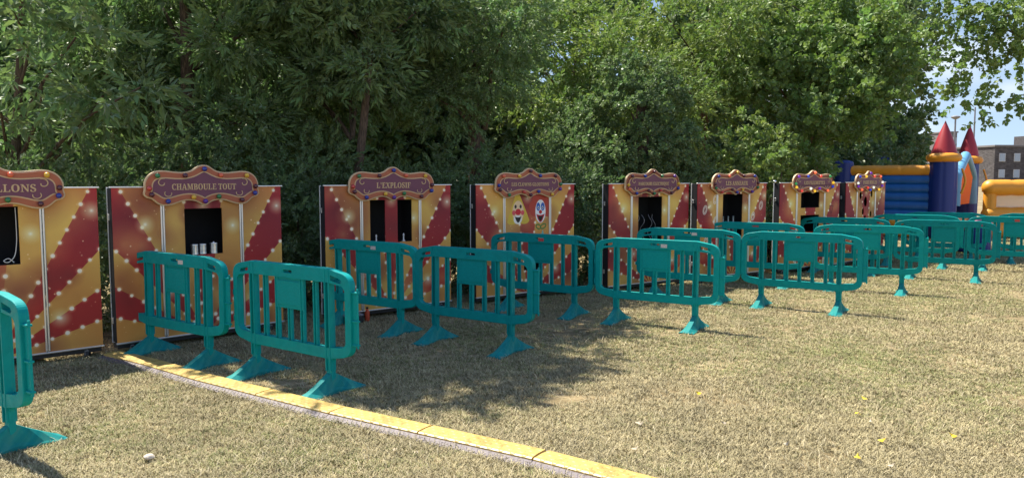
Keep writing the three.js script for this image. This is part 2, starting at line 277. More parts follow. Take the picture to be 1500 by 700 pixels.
// ---------------------------------------------------------------- booths
const font = await new FontLoader().loadAsync('fonts/droid/droid_serif_bold.typeface.json');
const BW = 1.73, BH = 1.49, B0 = 0.11, WING = 0.46, CW = BW - 2 * WING;
const M = {
  black: std(lin(0.012, 0.012, 0.014), 0.85), blackPlastic: std(lin(0.02, 0.02, 0.022), 0.5),
  alu: std(lin(0.72, 0.72, 0.73), 0.32, { metalness: 0.85 }), white: std(lin(0.72, 0.71, 0.68), 0.5),
  cream: std(lin(0.62, 0.45, 0.26), 0.55), rust: std(lin(0.42, 0.115, 0.050), 0.5), purple: std(lin(0.17, 0.052, 0.088), 0.55), gold: std(lin(0.62, 0.42, 0.22), 0.5), maroon: std(lin(0.20, 0.055, 0.06), 0.5),
  tin: std(lin(0.80, 0.80, 0.82), 0.28, { metalness: 0.9 }), rubber: std(lin(0.03, 0.03, 0.032), 0.75), grey: std(lin(0.22, 0.22, 0.24), 0.5), wire: std(lin(0.015, 0.015, 0.015), 0.6),
  paleBottle: std(lin(0.55, 0.58, 0.6), 0.35),
};
function printTexture(extra, sd) {                          // the printed sunburst sheet, one per booth
  const w = 1024, h = Math.round(1024 * BH / BW), cv = document.createElement('canvas'); cv.width = w; cv.height = h; const g = cv.getContext('2d');
  const S = w / BW, cx = w / 2, cy = h + 0.02 * S, keep = seed; seed = sd;
  const edges = [-90, -73, -57, -43, -28, -8, 8, 28, 43, 57, 73, 90], R = 3 * S;
  for (let i = 0; i < edges.length - 1; i++) {
    const a = edges[i] * Math.PI / 180, b = edges[i + 1] * Math.PI / 180, red = i % 2 === 1;
    const gr = g.createRadialGradient(cx, cy, 0.1 * S, cx, cy, 1.75 * S);
    if (red) { gr.addColorStop(0, '#b02a1e'); gr.addColorStop(0.5, '#a61f20'); gr.addColorStop(0.8, '#8e1c28'); gr.addColorStop(1, '#b22a2c'); }
    else { gr.addColorStop(0, '#e0ae52'); gr.addColorStop(0.45, '#cb8c42'); gr.addColorStop(0.75, '#e2b656'); gr.addColorStop(1, '#cc7a42'); }
    g.fillStyle = gr; g.beginPath(); g.moveTo(cx, cy); g.lineTo(cx + Math.sin(a) * R, cy - Math.cos(a) * R); g.lineTo(cx + Math.sin(b) * R, cy - Math.cos(b) * R); g.closePath(); g.fill();
  }
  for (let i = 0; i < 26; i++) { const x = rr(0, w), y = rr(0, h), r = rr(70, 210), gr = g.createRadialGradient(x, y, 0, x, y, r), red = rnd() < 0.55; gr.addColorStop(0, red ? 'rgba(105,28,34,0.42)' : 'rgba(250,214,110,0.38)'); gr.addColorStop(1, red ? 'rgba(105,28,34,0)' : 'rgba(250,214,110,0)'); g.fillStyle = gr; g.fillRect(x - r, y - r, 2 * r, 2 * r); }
  for (const e of edges.slice(1, -1)) for (let t = 0.18 + rnd() * 0.05; t < 1.95; t += 0.132) {
    const a = e * Math.PI / 180, x = cx + Math.sin(a) * t * S, y = cy - Math.cos(a) * t * S, r = 9 + 3 * rnd();
    const gr = g.createRadialGradient(x, y, 0, x, y, r * 2.1); gr.addColorStop(0, '#fff6e4'); gr.addColorStop(0.42, '#ffeccb'); gr.addColorStop(0.55, 'rgba(255,225,170,0.35)'); gr.addColorStop(1, 'rgba(255,215,150,0)'); g.fillStyle = gr; g.fillRect(x - 30, y - 30, 60, 60);
  }
  for (let i = 0; i < 90; i++) { g.fillStyle = `rgba(255,228,180,${rr(0.25, 0.8)})`; g.beginPath(); g.arc(rr(0, w), rr(0, h), rr(1.5, 5), 0, 7); g.fill(); }
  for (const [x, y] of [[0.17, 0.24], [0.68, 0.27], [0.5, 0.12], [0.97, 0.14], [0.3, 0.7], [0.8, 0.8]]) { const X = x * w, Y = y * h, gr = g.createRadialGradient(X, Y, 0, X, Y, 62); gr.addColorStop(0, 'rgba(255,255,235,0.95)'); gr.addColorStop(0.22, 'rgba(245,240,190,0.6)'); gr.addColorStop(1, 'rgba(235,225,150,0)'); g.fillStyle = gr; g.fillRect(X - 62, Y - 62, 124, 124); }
  if (extra) extra(g, S, w, h);
  seed = keep;
  const t = new THREE.CanvasTexture(cv); t.colorSpace = THREE.SRGBColorSpace; t.anisotropy = 8; return t;
}
function panelGeo(x0, x1, holes) {                          // an extruded sheet with real openings, uv over the whole print
  const s = new THREE.Shape(); s.moveTo(x0, 0); s.lineTo(x1, 0); s.lineTo(x1, BH); s.lineTo(x0, BH); s.closePath();
  for (const h of holes) {
    const p = new THREE.Path();
    if (h.length === 5) p.absellipse(h[0], h[1], h[2], h[3], 0, Math.PI * 2, true);
    else { p.moveTo(h[0], h[2]); p.lineTo(h[0], h[3]); p.lineTo(h[1], h[3]); p.lineTo(h[1], h[2]); p.closePath(); }
    s.holes.push(p);
  }
  const g = new THREE.ExtrudeGeometry(s, { depth: 0.012, bevelEnabled: false, curveSegments: 20 });
  const P = g.attributes.position, u = g.attributes.uv;
  for (let i = 0; i < P.count; i++) u.setXY(i, (P.getX(i) + BW / 2) / BW, P.getY(i) / BH);
  return g;
}
// the sign's outline and copies of it set inwards
const half = [[0, 0.300], [0.09, 0.285], [0.19, 0.222], [0.33, 0.193], [0.50, 0.200], [0.66, 0.216], [0.80, 0.195], [0.90, 0.130], [0.95, 0.030], [0.945, -0.05], [0.965, -0.11], [0.925, -0.165], [0.84, -0.185], [0.76, -0.250], [0.66, -0.285], [0.52, -0.272], [0.37, -0.225], [0.24, -0.213], [0.12, -0.235], [0.05, -0.275], [0, -0.290]];
const ring = [...half, ...half.slice(1, -1).reverse().map(([x, y]) => [-x, y])].map(([x, y]) => V(x * 0.615, y * 0.70, 0));
const outline = new THREE.CatmullRomCurve3(ring, true, 'centripetal').getPoints(150).slice(0, -1);
function inset(d) {
  const n = outline.length, out = [];
  for (let i = 0; i < n; i++) { const a = outline[(i + n - 2) % n], b = outline[(i + 2) % n], t = b.clone().sub(a).normalize(); out.push(new THREE.Vector2(outline[i].x + t.y * d * 1, outline[i].y - t.x * d)); }
  for (let k = 0; k < (d > 0.04 ? 10 : 2); k++) { const c = out.map((p) => p.clone()); for (let i = 0; i < n; i++) out[i].set((c[(i + n - 1) % n].x + 2 * c[i].x + c[(i + 1) % n].x) / 4, (c[(i + n - 1) % n].y + 2 * c[i].y + c[(i + 1) % n].y) / 4); }
  return out;
}
const plate = (d, depth, bevel) => new THREE.ExtrudeGeometry(new THREE.Shape(inset(d)), { depth, bevelEnabled: bevel > 0, bevelThickness: bevel, bevelSize: bevel, bevelSegments: 2 });
const SIGN = { back: plate(0.004, 0.022, 0.004), band: plate(0.016, 0.005, 0.002), line: plate(0.066, 0.008, 0.001), field: plate(0.078, 0.0105, 0.001) };
const scroll = (() => { const p = []; for (let i = 0; i <= 22; i++) { const a = i / 22 * 5.2, r = 0.040 * (1 - i / 30); p.push(V(Math.cos(a + 1.2) * r, Math.sin(a + 1.2) * r * 0.9 + (i === 0 ? -0.0 : 0), 0)); } return tube(p, 0.0042, 44, 5); })();
const scrollTail = (() => { const p = []; for (let i = 0; i <= 16; i++) { const a = i / 16 * 4.2; p.push(V(Math.cos(a + 2.4) * 0.026, Math.sin(a + 2.4) * 0.022, 0)); } return tube(p, 0.0036, 30, 5); })();
const BULB = { blue: [0.01, 0.03, 0.28], red: [0.55, 0.05, 0.035], orange: [0.75, 0.13, 0.05], yellow: [0.72, 0.42, 0.03], green: [0.02, 0.17, 0.05], maroon: [0.08, 0.008, 0.02], violet: [0.10, 0.015, 0.25], white: [0.7, 0.7, 0.6] };
const bulbMat = {}, litMat = {};
for (const [k, c] of Object.entries(BULB)) { bulbMat[k] = new THREE.MeshPhysicalMaterial({ color: lin(...c), roughness: 0.25, clearcoat: 0.6, clearcoatRoughness: 0.1 }); litMat[k] = new THREE.MeshPhysicalMaterial({ color: lin(...c), roughness: 0.25, emissive: lin(...c), emissiveIntensity: 0.5 }); }
const bulbGeo = new THREE.IcosahedronGeometry(0.025, 2), bulbCap = new THREE.CylinderGeometry(0.02, 0.024, 0.012, 14).rotateX(Math.PI / 2);
const midline = inset(0.041);
const casterWheel = new THREE.CylinderGeometry(0.036, 0.036, 0.024, 18).rotateZ(Math.PI / 2), casterFork = box(0.034, 0.05, 0.05, 0.004), hingeGeo = box(0.016, 0.06, 0.03, 0.003);
function makeBooth(o) {
  const t = thing('game_booth', o.label, 'booth', [o.mid[0], 0, o.mid[1]], o.turn, 'carnival game booths');
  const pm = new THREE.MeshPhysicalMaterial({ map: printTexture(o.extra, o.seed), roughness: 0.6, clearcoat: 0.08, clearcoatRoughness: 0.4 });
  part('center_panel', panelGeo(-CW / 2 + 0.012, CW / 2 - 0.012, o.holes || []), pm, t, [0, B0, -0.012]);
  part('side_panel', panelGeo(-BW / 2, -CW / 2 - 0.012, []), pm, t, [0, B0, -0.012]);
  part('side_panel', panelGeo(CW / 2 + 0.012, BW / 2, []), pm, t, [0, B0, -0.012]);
  for (const s of [-1, 1]) for (const k of [-0.011, 0.011]) part('pole', new THREE.CylinderGeometry(0.0095, 0.0095, BH - 0.02, 10), M.alu, t, [s * CW / 2 + k, B0 + BH / 2, 0.004]);
  part('top_rail', box(BW + 0.04, 0.014, 0.03), M.alu, t, [0, B0 + BH + 0.007, -0.005]);
  part('bottom_rail', box(BW + 0.02, 0.016, 0.026), M.alu, t, [0, B0 - 0.008, 0]);
  part('base', box(BW - 0.02, 0.045, 0.13), M.blackPlastic, t, [0, 0.072, -0.085]);
  for (const s of [-1, 1]) {
    part('side_wall', box(0.016, BH, 0.11), M.black, t, [s * (BW / 2 - 0.006), B0 + BH / 2, -0.069]);
    part('corner_post', box(0.02, BH + 0.02, 0.016), M.white, t, [s * (BW / 2 - 0.004), B0 + BH / 2 - 0.004, -0.134]);
    for (const y of [0.32, 1.32]) part('hinge', hingeGeo, M.alu, t, [s * (BW / 2 + 0.008), y, -0.09]);
    for (const z of [-0.04, -0.13]) { const c = part('caster', casterFork, M.grey, t, [s * (BW / 2 - 0.14) + (z < -0.1 ? 0.04 : 0), 0.05, z]); part('wheel', casterWheel, M.rubber, c, [0, -0.014, 0.004]); }
  }
  // the dark box behind the openings, with a shelf
  const D = 0.42, bx = [-CW / 2 + 0.02, CW / 2 - 0.02];
  part('back_wall', box(CW - 0.03, BH - 0.02, 0.014), M.black, t, [0, B0 + BH / 2, -D]);
  for (const s of [-1, 1]) part('inner_wall', box(0.012, BH - 0.02, D - 0.03), M.black, t, [s * (CW / 2 - 0.025), B0 + BH / 2, -D / 2 - 0.005]);
  part('inner_roof', box(CW - 0.07, 0.014, D - 0.03), M.black, t, [0, B0 + BH - 0.012, -D / 2 - 0.005]);
  part('inner_floor', box(CW - 0.07, 0.014, D - 0.03), M.black, t, [0, B0 + 0.012, -D / 2 - 0.005]);
  for (const y of o.shelves || []) part('shelf', box(CW - 0.066, 0.014, D - 0.04), M.black, t, [0, B0 + y - 0.009, -D / 2 - 0.008]);
  for (const s of [-1, 1]) part('rear_leg', box(0.04, B0 - 0.002, 0.04), M.black, t, [s * (CW / 2 - 0.05), B0 / 2, -D + 0.03]);
  // the sign
  const sg = part('sign', SIGN.back, M.cream, t, [0, B0 + BH + 0.02, 0.026]);
  part('sign_border', SIGN.band, M.rust, sg, [0, 0, 0.027]);
  part('sign_line', SIGN.line, M.gold, sg, [0, 0, 0.027]);
  const field = part('sign_field', SIGN.field, M.purple, sg, [0, 0, 0.027]);
  const tg = new TextGeometry(o.text, { font, size: 0.07, depth: 0.004, curveSegments: 3, bevelEnabled: false }); tg.computeBoundingBox();
  const tw = tg.boundingBox.max.x, want = o.textWidth || 0.6; tg.scale(want / tw, Math.min(0.95, Math.max(0.66, want / tw * 1.25)), 1); tg.computeBoundingBox(); tg.translate(-want / 2 + (o.textShift || 0), -tg.boundingBox.max.y / 2 - 0.012, 0);
  part('lettering', tg, M.gold, sg, [0, 0, 0.0385]);
  for (const s of [-1, 1]) {
    const a = part('scroll', scroll, M.gold, sg, [s * 0.415, 0.026, 0.040]); a.scale.set(-s * 1.3, 1.3, 1);
    const b = part('scroll', scrollTail, M.gold, sg, [s * 0.365, -0.078, 0.040]); b.scale.set(-s * 1.3, 1.3, 1);
  }
  const cols = o.bulbs, n = cols.length;
  cols.forEach((c, i) => {
    const p = midline[Math.floor((i + 0.0) / n * midline.length) % midline.length];
    part('bulb_holder', bulbCap, M.maroon, sg, [p.x, p.y, 0.038]);
    part('bulb', bulbGeo, (o.lit ? litMat : bulbMat)[c], sg, [p.x, p.y, 0.052]);
  });
  if (o.cap) part('corner_cap', new THREE.SphereGeometry(0.026, 20, 14), std(lin(0.9, 0.9, 0.9), 0.12, { metalness: 1 }), t, [-BW / 2 + 0.004, B0 + BH + 0.03, -0.12]);
  if (o.garland) { const pts = midline.filter((_, i) => i % 6 === 0).map((p, i) => V(p.x * 1.02 + 0.008 * Math.sin(i * 2.1), p.y * 1.02 + 0.012 * Math.sin(i * 3.3) - 0.008, 0.046)); part('light_string', tube(pts, 0.004, 120, 5, true), M.wire, sg); }
  return t;
}
const ringsPrint = (g, S, w, h) => { g.lineWidth = 7; g.strokeStyle = '#e9dccb'; for (const [x, y] of [[0.10, 0.28], [0.24, 0.17], [0.25, 0.40], [0.80, 0.37], [0.92, 0.25], [0.93, 0.55], [0.12, 0.62]]) { g.beginPath(); g.ellipse(x * w, y * h, 26, 42, 0.3, 0, 7); g.stroke(); g.beginPath(); g.ellipse(x * w, y * h, 14, 28, 0.3, 0, 7); g.stroke(); } };
const darts = (g, S, w, h) => { for (const [x, y] of [[0.12, 0.55], [0.88, 0.52], [0.86, 0.28], [0.13, 0.82], [0.9, 0.8]]) { g.fillStyle = '#d9c7a4'; g.strokeStyle = '#6a1622'; g.lineWidth = 7; g.beginPath(); g.moveTo(x * w - 34, y * h); g.lineTo(x * w + 34, y * h); g.lineTo(x * w, y * h + 92); g.closePath(); g.stroke(); g.beginPath(); g.moveTo(x * w, y * h + 60); g.lineTo(x * w, y * h + 140); g.stroke(); } };
function clownPrint(g, S, w, h) {
  const E = (x, y, rx, ry, c, a = 0) => { g.fillStyle = c; g.beginPath(); g.ellipse(x, y, rx, ry, a, 0, 7); g.fill(); };
  const smile = (x, y, r, c) => { g.fillStyle = c; g.beginPath(); g.moveTo(x - r, y); g.quadraticCurveTo(x, y + r * 0.45, x + r, y); g.quadraticCurveTo(x + r * 0.5, y + r * 1.5, x, y + r * 1.55); g.quadraticCurveTo(x - r * 0.5, y + r * 1.5, x - r, y); g.fill(); };
  const L = 0.405 * w, Y = 0.25 * h;                       // clown with a pointed yellow hood
  g.fillStyle = '#dcb93f'; g.beginPath(); g.moveTo(L - 8, Y - 185); g.quadraticCurveTo(L + 60, Y - 60, L + 118, Y + 70); g.quadraticCurveTo(L + 90, Y + 120, L, Y + 84); g.quadraticCurveTo(L - 80, Y + 120, L - 112, Y + 80); g.quadraticCurveTo(L - 60, Y - 60, L - 8, Y - 185); g.fill();
  E(L, Y, 58, 92, '#f0cda0'); E(L - 4, Y + 62, 42, 36, '#f6efe4'); E(L - 26, Y - 44, 11, 15, '#2a2026'); E(L + 26, Y - 44, 11, 15, '#2a2026'); E(L - 44, Y + 6, 18, 20, '#e0555a'); E(L + 46, Y + 6, 18, 20, '#e0555a'); E(L, Y, 28, 26, '#d4232f'); smile(L, Y + 36, 33, '#141012');
  const Q = 0.635 * w, Z = 0.235 * h;                      // red-haired clown with a white face
  for (const [dx, dy, r] of [[-70, -30, 50], [70, -30, 50], [-40, -80, 48], [40, -80, 48], [0, -98, 50], [74, 20, 40], [-70, 18, 36]]) E(Q + dx, Z + dy, r, r, '#b8402e');
  E(Q, Z + 12, 55, 96, '#f3f0ee'); E(Q - 24, Z - 26, 20, 34, '#2f62b4'); E(Q + 24, Z - 26, 20, 34, '#2f62b4'); E(Q - 22, Z - 18, 9, 13, '#f5f5f5'); E(Q + 22, Z - 18, 9, 13, '#f5f5f5'); E(Q - 22, Z - 17, 5, 8, '#151515'); E(Q + 22, Z - 17, 5, 8, '#151515'); smile(Q, Z + 34, 45, '#c01f2c'); smile(Q, Z + 48, 29, '#17090c'); E(Q, Z + 18, 17, 16, '#c3202c');
  g.strokeStyle = '#3f7a35'; g.lineWidth = 10; g.beginPath(); g.ellipse(Q - 22, Z + 140, 26, 17, 0.4, 0, 7); g.stroke(); g.beginPath(); g.ellipse(Q + 30, Z + 138, 30, 17, -0.4, 0, 7); g.stroke();
  g.fillStyle = '#6fb5b0'; g.beginPath(); g.moveTo(0.66 * w, 0.42 * h); g.lineTo(0.70 * w, 0.6 * h); g.lineTo(0.60 * w, 0.6 * h); g.fill();
}
const POP = ['blue', 'orange', 'yellow', 'maroon', 'blue', 'maroon', 'green', 'violet', 'yellow', 'blue', 'maroon', 'red', 'green', 'maroon'];
const turned = (k) => [...POP.slice(k), ...POP.slice(0, k)];
const span = (a, b) => ({ mid: [(a[0] + b[0]) / 2, (a[1] + b[1]) / 2], turn: Math.atan2(-(b[1] - a[1]), b[0] - a[0]) });
const booths = [
  { ...span([-5.19, -6.10], [-3.91, -7.26]), text: 'LES BALLONS', textWidth: 0.64, textShift: 0.04, seed: 11, bulbs: turned(0), holes: [[-0.285, 0.225, 0.82, 1.335]], shelves: [0.82], label: 'carnival booth with sign ending in BALLONS and a dark window' },
  { ...span([-3.80, -7.32], [-2.56, -8.52]), text: 'CHAMBOULE TOUT', textWidth: 0.66, seed: 12, bulbs: turned(0), holes: [[-0.19, 0.20, 0.80, 1.275]], shelves: [0.80], label: 'carnival booth signed CHAMBOULE TOUT with tin cans in its window' },
  { ...span([-2.16, -8.87], [-0.79, -9.95]), text: "L'EXPLOSIF", textWidth: 0.47, seed: 13, bulbs: turned(0), holes: [[-0.29, -0.085, 0.80, 1.32], [0.085, 0.29, 0.80, 1.32]], shelves: [0.80], label: "carnival booth signed L'EXPLOSIF with two narrow dark windows" },
  { ...span([-0.48, -10.16], [0.91, -11.22]), text: 'LES CLOWNS GLOUTONS', textWidth: 0.66, seed: 14, bulbs: turned(3), holes: [[-0.06, 0.28, 0.30, 0.45]], shelves: [0.30], extra: clownPrint, label: 'carnival booth with two clown faces printed on its front' },
  { ...span([1.43, -11.24], [2.79, -12.24]), text: 'PARCOURS ELECTRIQUE', textWidth: 0.66, seed: 15, bulbs: turned(5), garland: true, holes: [[-0.26, 0.26, 0.62, 1.30]], shelves: [0.62], label: 'carnival booth with bent wires in its window, sign reading PARCOURS ELECTRIQUE' },
  { ...span([2.96, -12.22], [4.34, -13.20]), text: 'LES ANNEAUX', textWidth: 0.56, seed: 16, bulbs: turned(2), garland: true, holes: [[-0.26, 0.24, 0.62, 1.32]], shelves: [0.62], extra: ringsPrint, label: 'carnival booth signed LES ANNEAUX with ring prints and bottles in its window' },
  { ...span([4.65, -13.36], [6.08, -14.32]), text: 'LES FLECHETTES', cap: true, textWidth: 0.6, seed: 17, lit: true, garland: true, bulbs: ['orange', 'red', 'green', 'yellow', 'blue', 'orange', 'violet', 'yellow', 'white', 'red', 'yellow', 'green', 'violet', 'blue'], holes: [[-0.28, 0.26, 1.05, 1.33], [-0.28, 0.26, 0.62, 0.92]], shelves: [1.05, 0.62], extra: darts, label: 'carnival booth with two shelf openings and lit bulbs round its sign' },
  { ...span([6.32, -14.58], [7.60, -15.72]), text: 'PASSE BOULES', textWidth: 0.6, seed: 18, lit: true, garland: true, bulbs: ['violet', 'red', 'orange', 'white', 'violet', 'yellow', 'white', 'blue', 'red', 'orange', 'violet', 'white', 'blue', 'yellow'], holes: [[-0.24, 1.25, 0.055, 0.08, 0], [0.24, 1.27, 0.05, 0.07, 0], [-0.02, 1.12, 0.07, 0.10, 0], [-0.12, 0.93, 0.045, 0.07, 0], [0.23, 0.87, 0.04, 0.065, 0], [-0.02, 0.78, 0.05, 0.07, 0], [-0.22, 0.66, 0.075, 0.095, 0], [0.14, 0.60, 0.06, 0.08, 0]], label: 'carnival booth with a front full of oval holes, beside the bouncy castle' },
];
const boothObjects = booths.map(makeBooth);
boothObjects.forEach((b) => b.updateMatrixWorld(true));
const inBooth = (i, x, y, z) => boothObjects[i].localToWorld(V(x, y, z));
// things in the booth windows
const canGeo = new THREE.LatheGeometry([[0, 0], [0.033, 0], [0.036, 0.004], [0.036, 0.012], [0.0345, 0.016], [0.0345, 0.05], [0.0352, 0.053], [0.0345, 0.056], [0.0345, 0.094], [0.036, 0.098], [0.036, 0.108], [0.034, 0.110], [0.033, 0.104], [0, 0.104]].map((p) => new THREE.Vector2(...p)), 24);
[['plain tin can on the window ledge of the can booth, end of the row', -0.085, 1], ['plain tin can in the middle of the row in the can booth window', 0.0, 1], ['tin can with a knob on its lid in the can booth window', 0.115, 1.05]].forEach(([l, x, s], i) => {
  const p = inBooth(1, x, B0 + 0.798, -0.035), g = thing('tin_can', l, 'can', [p.x, p.y, p.z], 0.7 * i, 'tin cans in the can booth'); part('can_body', canGeo, M.tin, g).scale.setScalar(s);
  if (i === 2) part('lid_knob', new THREE.SphereGeometry(0.012, 12, 8), M.tin, g, [0, 0.118, 0]);
});
const bottleGeo = new THREE.LatheGeometry([[0, 0], [0.03, 0], [0.033, 0.006], [0.033, 0.13], [0.028, 0.165], [0.012, 0.20], [0.0115, 0.25], [0.014, 0.252], [0.014, 0.265], [0, 0.266]].map((p) => new THREE.Vector2(...p)), 20);
[-0.13, 0.0, 0.13].forEach((x, i) => { const p = inBooth(5, x, B0 + 0.62, -0.10); const b = solo('bottle', bottleGeo, new THREE.MeshPhysicalMaterial({ color: lin(0.16, 0.2, 0.2), roughness: 0.15, clearcoat: 1 }), 'grey glass bottle standing in the ring toss booth window', 'bottle', 'bottles in the ring toss booth'); b.position.copy(p); b.scale.setScalar(1.25); });
[-0.19, 0.19].forEach((x) => { const p = inBooth(2, x, B0 + 0.80, -0.04); const b = solo('target_peg', new THREE.LatheGeometry([[0, 0], [0.022, 0], [0.022, 0.012], [0.009, 0.016], [0.008, 0.07], [0.012, 0.078], [0.006, 0.10], [0, 0.102]].map((q) => new THREE.Vector2(...q)), 16), M.white, 'small white peg standing in a narrow window of the two-window booth', 'peg', 'pegs in the two-window booth'); b.position.copy(p); });
[-0.16, -0.05, 0.12, 0.2].forEach((x, i) => { const p = inBooth(4, x, B0 + 0.62, -0.12), pts = []; for (let k = 0; k <= 8; k++) pts.push(V(0.03 * Math.sin(k * 1.1 + i), k * 0.05, 0.02 * Math.cos(k))); const b = solo('bent_wire', tube(pts, 0.005, 30, 5), M.grey, 'bent metal wire standing in the electric wire booth window', 'wire', 'wires in the electric wire booth'); b.position.copy(p); });
{ const p = inBooth(0, 0.16, B0 + 0.825, -0.03), pts = [V(0.05, 0.5, -0.01), V(0.05, 0.34, 0), V(0.045, 0.18, 0.005), V(0.02, 0.06, 0.01), V(-0.03, 0.016, 0.015), V(-0.06, 0.03, 0.01), V(-0.02, 0.05, 0.0), V(0.02, 0.012, 0.01)]; const b = solo('loose_cable', tube(pts, 0.004, 50, 5), M.white, 'thin pale cable dangling in the balloon booth window', 'cable'); b.position.copy(p); b.rotation.y = booths[0].turn; }

{ // a small case with an orange bottle left by the foot of the two-window booth
  const p = inBooth(2, -0.62, 0, 0.16), c = thing('equipment_case', 'small black equipment case on the grass by the two-window booth', 'case', [p.x, 0, p.z], 0.6); part('case_body', box(0.22, 0.09, 0.13, 0.012), M.blackPlastic, c, [0, 0.046, 0]); part('case_lid', box(0.224, 0.022, 0.134, 0.008), M.grey, c, [0, 0.102, 0]); part('case_handle', new THREE.TorusGeometry(0.03, 0.005, 8, 16, Math.PI), M.blackPlastic, c, [0, 0.112, 0]);
  const q = inBooth(2, -0.42, 0, 0.14), b = thing('orange_bottle', 'orange bottle standing on the grass by the two-window booth', 'bottle', [q.x, 0, q.z]); part('bottle_body', new THREE.LatheGeometry([[0, 0], [0.028, 0], [0.03, 0.006], [0.03, 0.11], [0.014, 0.135], [0.013, 0.15], [0, 0.15]].map((w) => new THREE.Vector2(...w)), 18), std(lin(0.6, 0.07, 0.02), 0.4), b, [0, 0.002, 0]); part('bottle_cap', new THREE.CylinderGeometry(0.015, 0.015, 0.02, 14), M.blackPlastic, b, [0, 0.162, 0]);
}

// ---------------------------------------------------------------- barriers
const tealOf = (g, b, dust, z) => { const map = tex(512, (u, v) => { const a = per(u, v, 10, 2.1 + z), n = per(u, v, 50, 6.6 + z), f = fbm(u * 9 + z, v * 9, 4.2, 4), s = Math.max(0, n * 1.6 - 0.42) * 0.4 + dust * Math.max(0, 0.4 + f * 1.2); return [0.0 + s * 0.75, g + a * 0.05 + s * 0.25, b + a * 0.05 + s * 0.08]; }); map.repeat.set(1.4, 1.4); const rough = tex(256, (u, v) => { const t = 0.5 + dust * 0.5 + per(u, v, 16, 5.2) * 0.35; return [t, t, t]; }, false); return new THREE.MeshPhysicalMaterial({ map, roughnessMap: rough, roughness: 1, specularIntensity: 0.3 }); };
const teal = tealOf(0.555, 0.55, 0.03, 0), tealFaded = tealOf(0.58, 0.565, 0.09, 3), tealDeep = tealOf(0.53, 0.53, 0.04, 6), tealFoot = tealOf(0.47, 0.485, 0.32, 9);
const sticker = std(lin(0.6, 0.55, 0.5), 0.5), stickerRed = std(lin(0.5, 0.05, 0.05), 0.5);
const FRAME = (() => {
  const s = new THREE.Shape();
  const edge = (S, o, y0, y1, e0, e1, W, r) => { S.moveTo(-o, y1); S.lineTo(o, y1); S.lineTo(W - r, e1 + 0.012); S.quadraticCurveTo(W, e1 - 0.01, W, e1 - r); S.lineTo(W, e0 + r); S.quadraticCurveTo(W, e0 + 0.012, W - r, e0 - 0.008); S.lineTo(o, y0); S.lineTo(-o, y0); S.lineTo(-W + r, e0 - 0.008); S.quadraticCurveTo(-W, e0 + 0.012, -W, e0 + r); S.lineTo(-W, e1 - r); S.quadraticCurveTo(-W, e1 - 0.01, -W + r, e1 + 0.012); S.closePath(); };
  edge(s, 0.49, 0.285, 0.99, 0.322, 0.95, 0.74, 0.088);
  const h = new THREE.Path(); edge(h, 0.49, 0.37, 0.885, 0.395, 0.855, 0.685, 0.035);
  s.holes.push(h);
  const slot = new THREE.Path(); slot.absarc(-0.045, 0.937, 0.017, Math.PI / 2, Math.PI * 1.5, false); slot.absarc(0.045, 0.937, 0.017, -Math.PI / 2, Math.PI / 2, false); slot.closePath(); s.holes.push(slot);
  for (const k of [-1, 1]) { const e = new THREE.Path(); const X = (x) => k * x; e.moveTo(X(0.525), 0.945); e.lineTo(X(0.635), 0.922); e.lineTo(X(0.655), 0.90); e.lineTo(X(0.635), 0.885); e.lineTo(X(0.525), 0.905); e.closePath(); s.holes.push(e); }
  return new THREE.ExtrudeGeometry(s, { depth: 0.048, bevelEnabled: true, bevelThickness: 0.006, bevelSize: 0.006, bevelSegments: 3, curveSegments: 8 }).translate(0, 0, -0.024);
})();
const slatGeo = (h, w = 0.046, d = 0.032) => { const s = new THREE.Shape(); s.moveTo(-w / 2, 0); s.lineTo(-w / 2, d * 0.6); s.lineTo(-w / 2 + 0.007, d); s.lineTo(w / 2 - 0.007, d); s.lineTo(w / 2, d * 0.6); s.lineTo(w / 2, 0); s.lineTo(w / 2 - 0.012, 0); s.lineTo(w / 2 - 0.014, d * 0.45); s.lineTo(-w / 2 + 0.014, d * 0.45); s.lineTo(-w / 2 + 0.012, 0); s.closePath(); const g = new THREE.ExtrudeGeometry(s, { depth: h, bevelEnabled: false }); g.rotateX(-Math.PI / 2); g.translate(0, 0, d / 2); return g; };
const SLAT = slatGeo(0.524), SHORT = slatGeo(0.265), POST = slatGeo(0.80, 0.058, 0.066), PLATE = mergeGeometries([box(0.366, 0.262, 0.016, 0.006), moved(box(0.30, 0.20, 0.008, 0.003), 0, 0, 0.0105)]);
const STEM = (() => { const s = new THREE.Shape(); s.moveTo(-0.075, 0.30); s.quadraticCurveTo(-0.032, 0.288, -0.03, 0.25); s.lineTo(-0.03, 0.10); s.lineTo(0.03, 0.10); s.lineTo(0.03, 0.25); s.quadraticCurveTo(0.032, 0.288, 0.075, 0.30); s.closePath(); return new THREE.ExtrudeGeometry(s, { depth: 0.032, bevelEnabled: true, bevelThickness: 0.004, bevelSize: 0.004, bevelSegments: 2 }).translate(0, 0, -0.016); })();
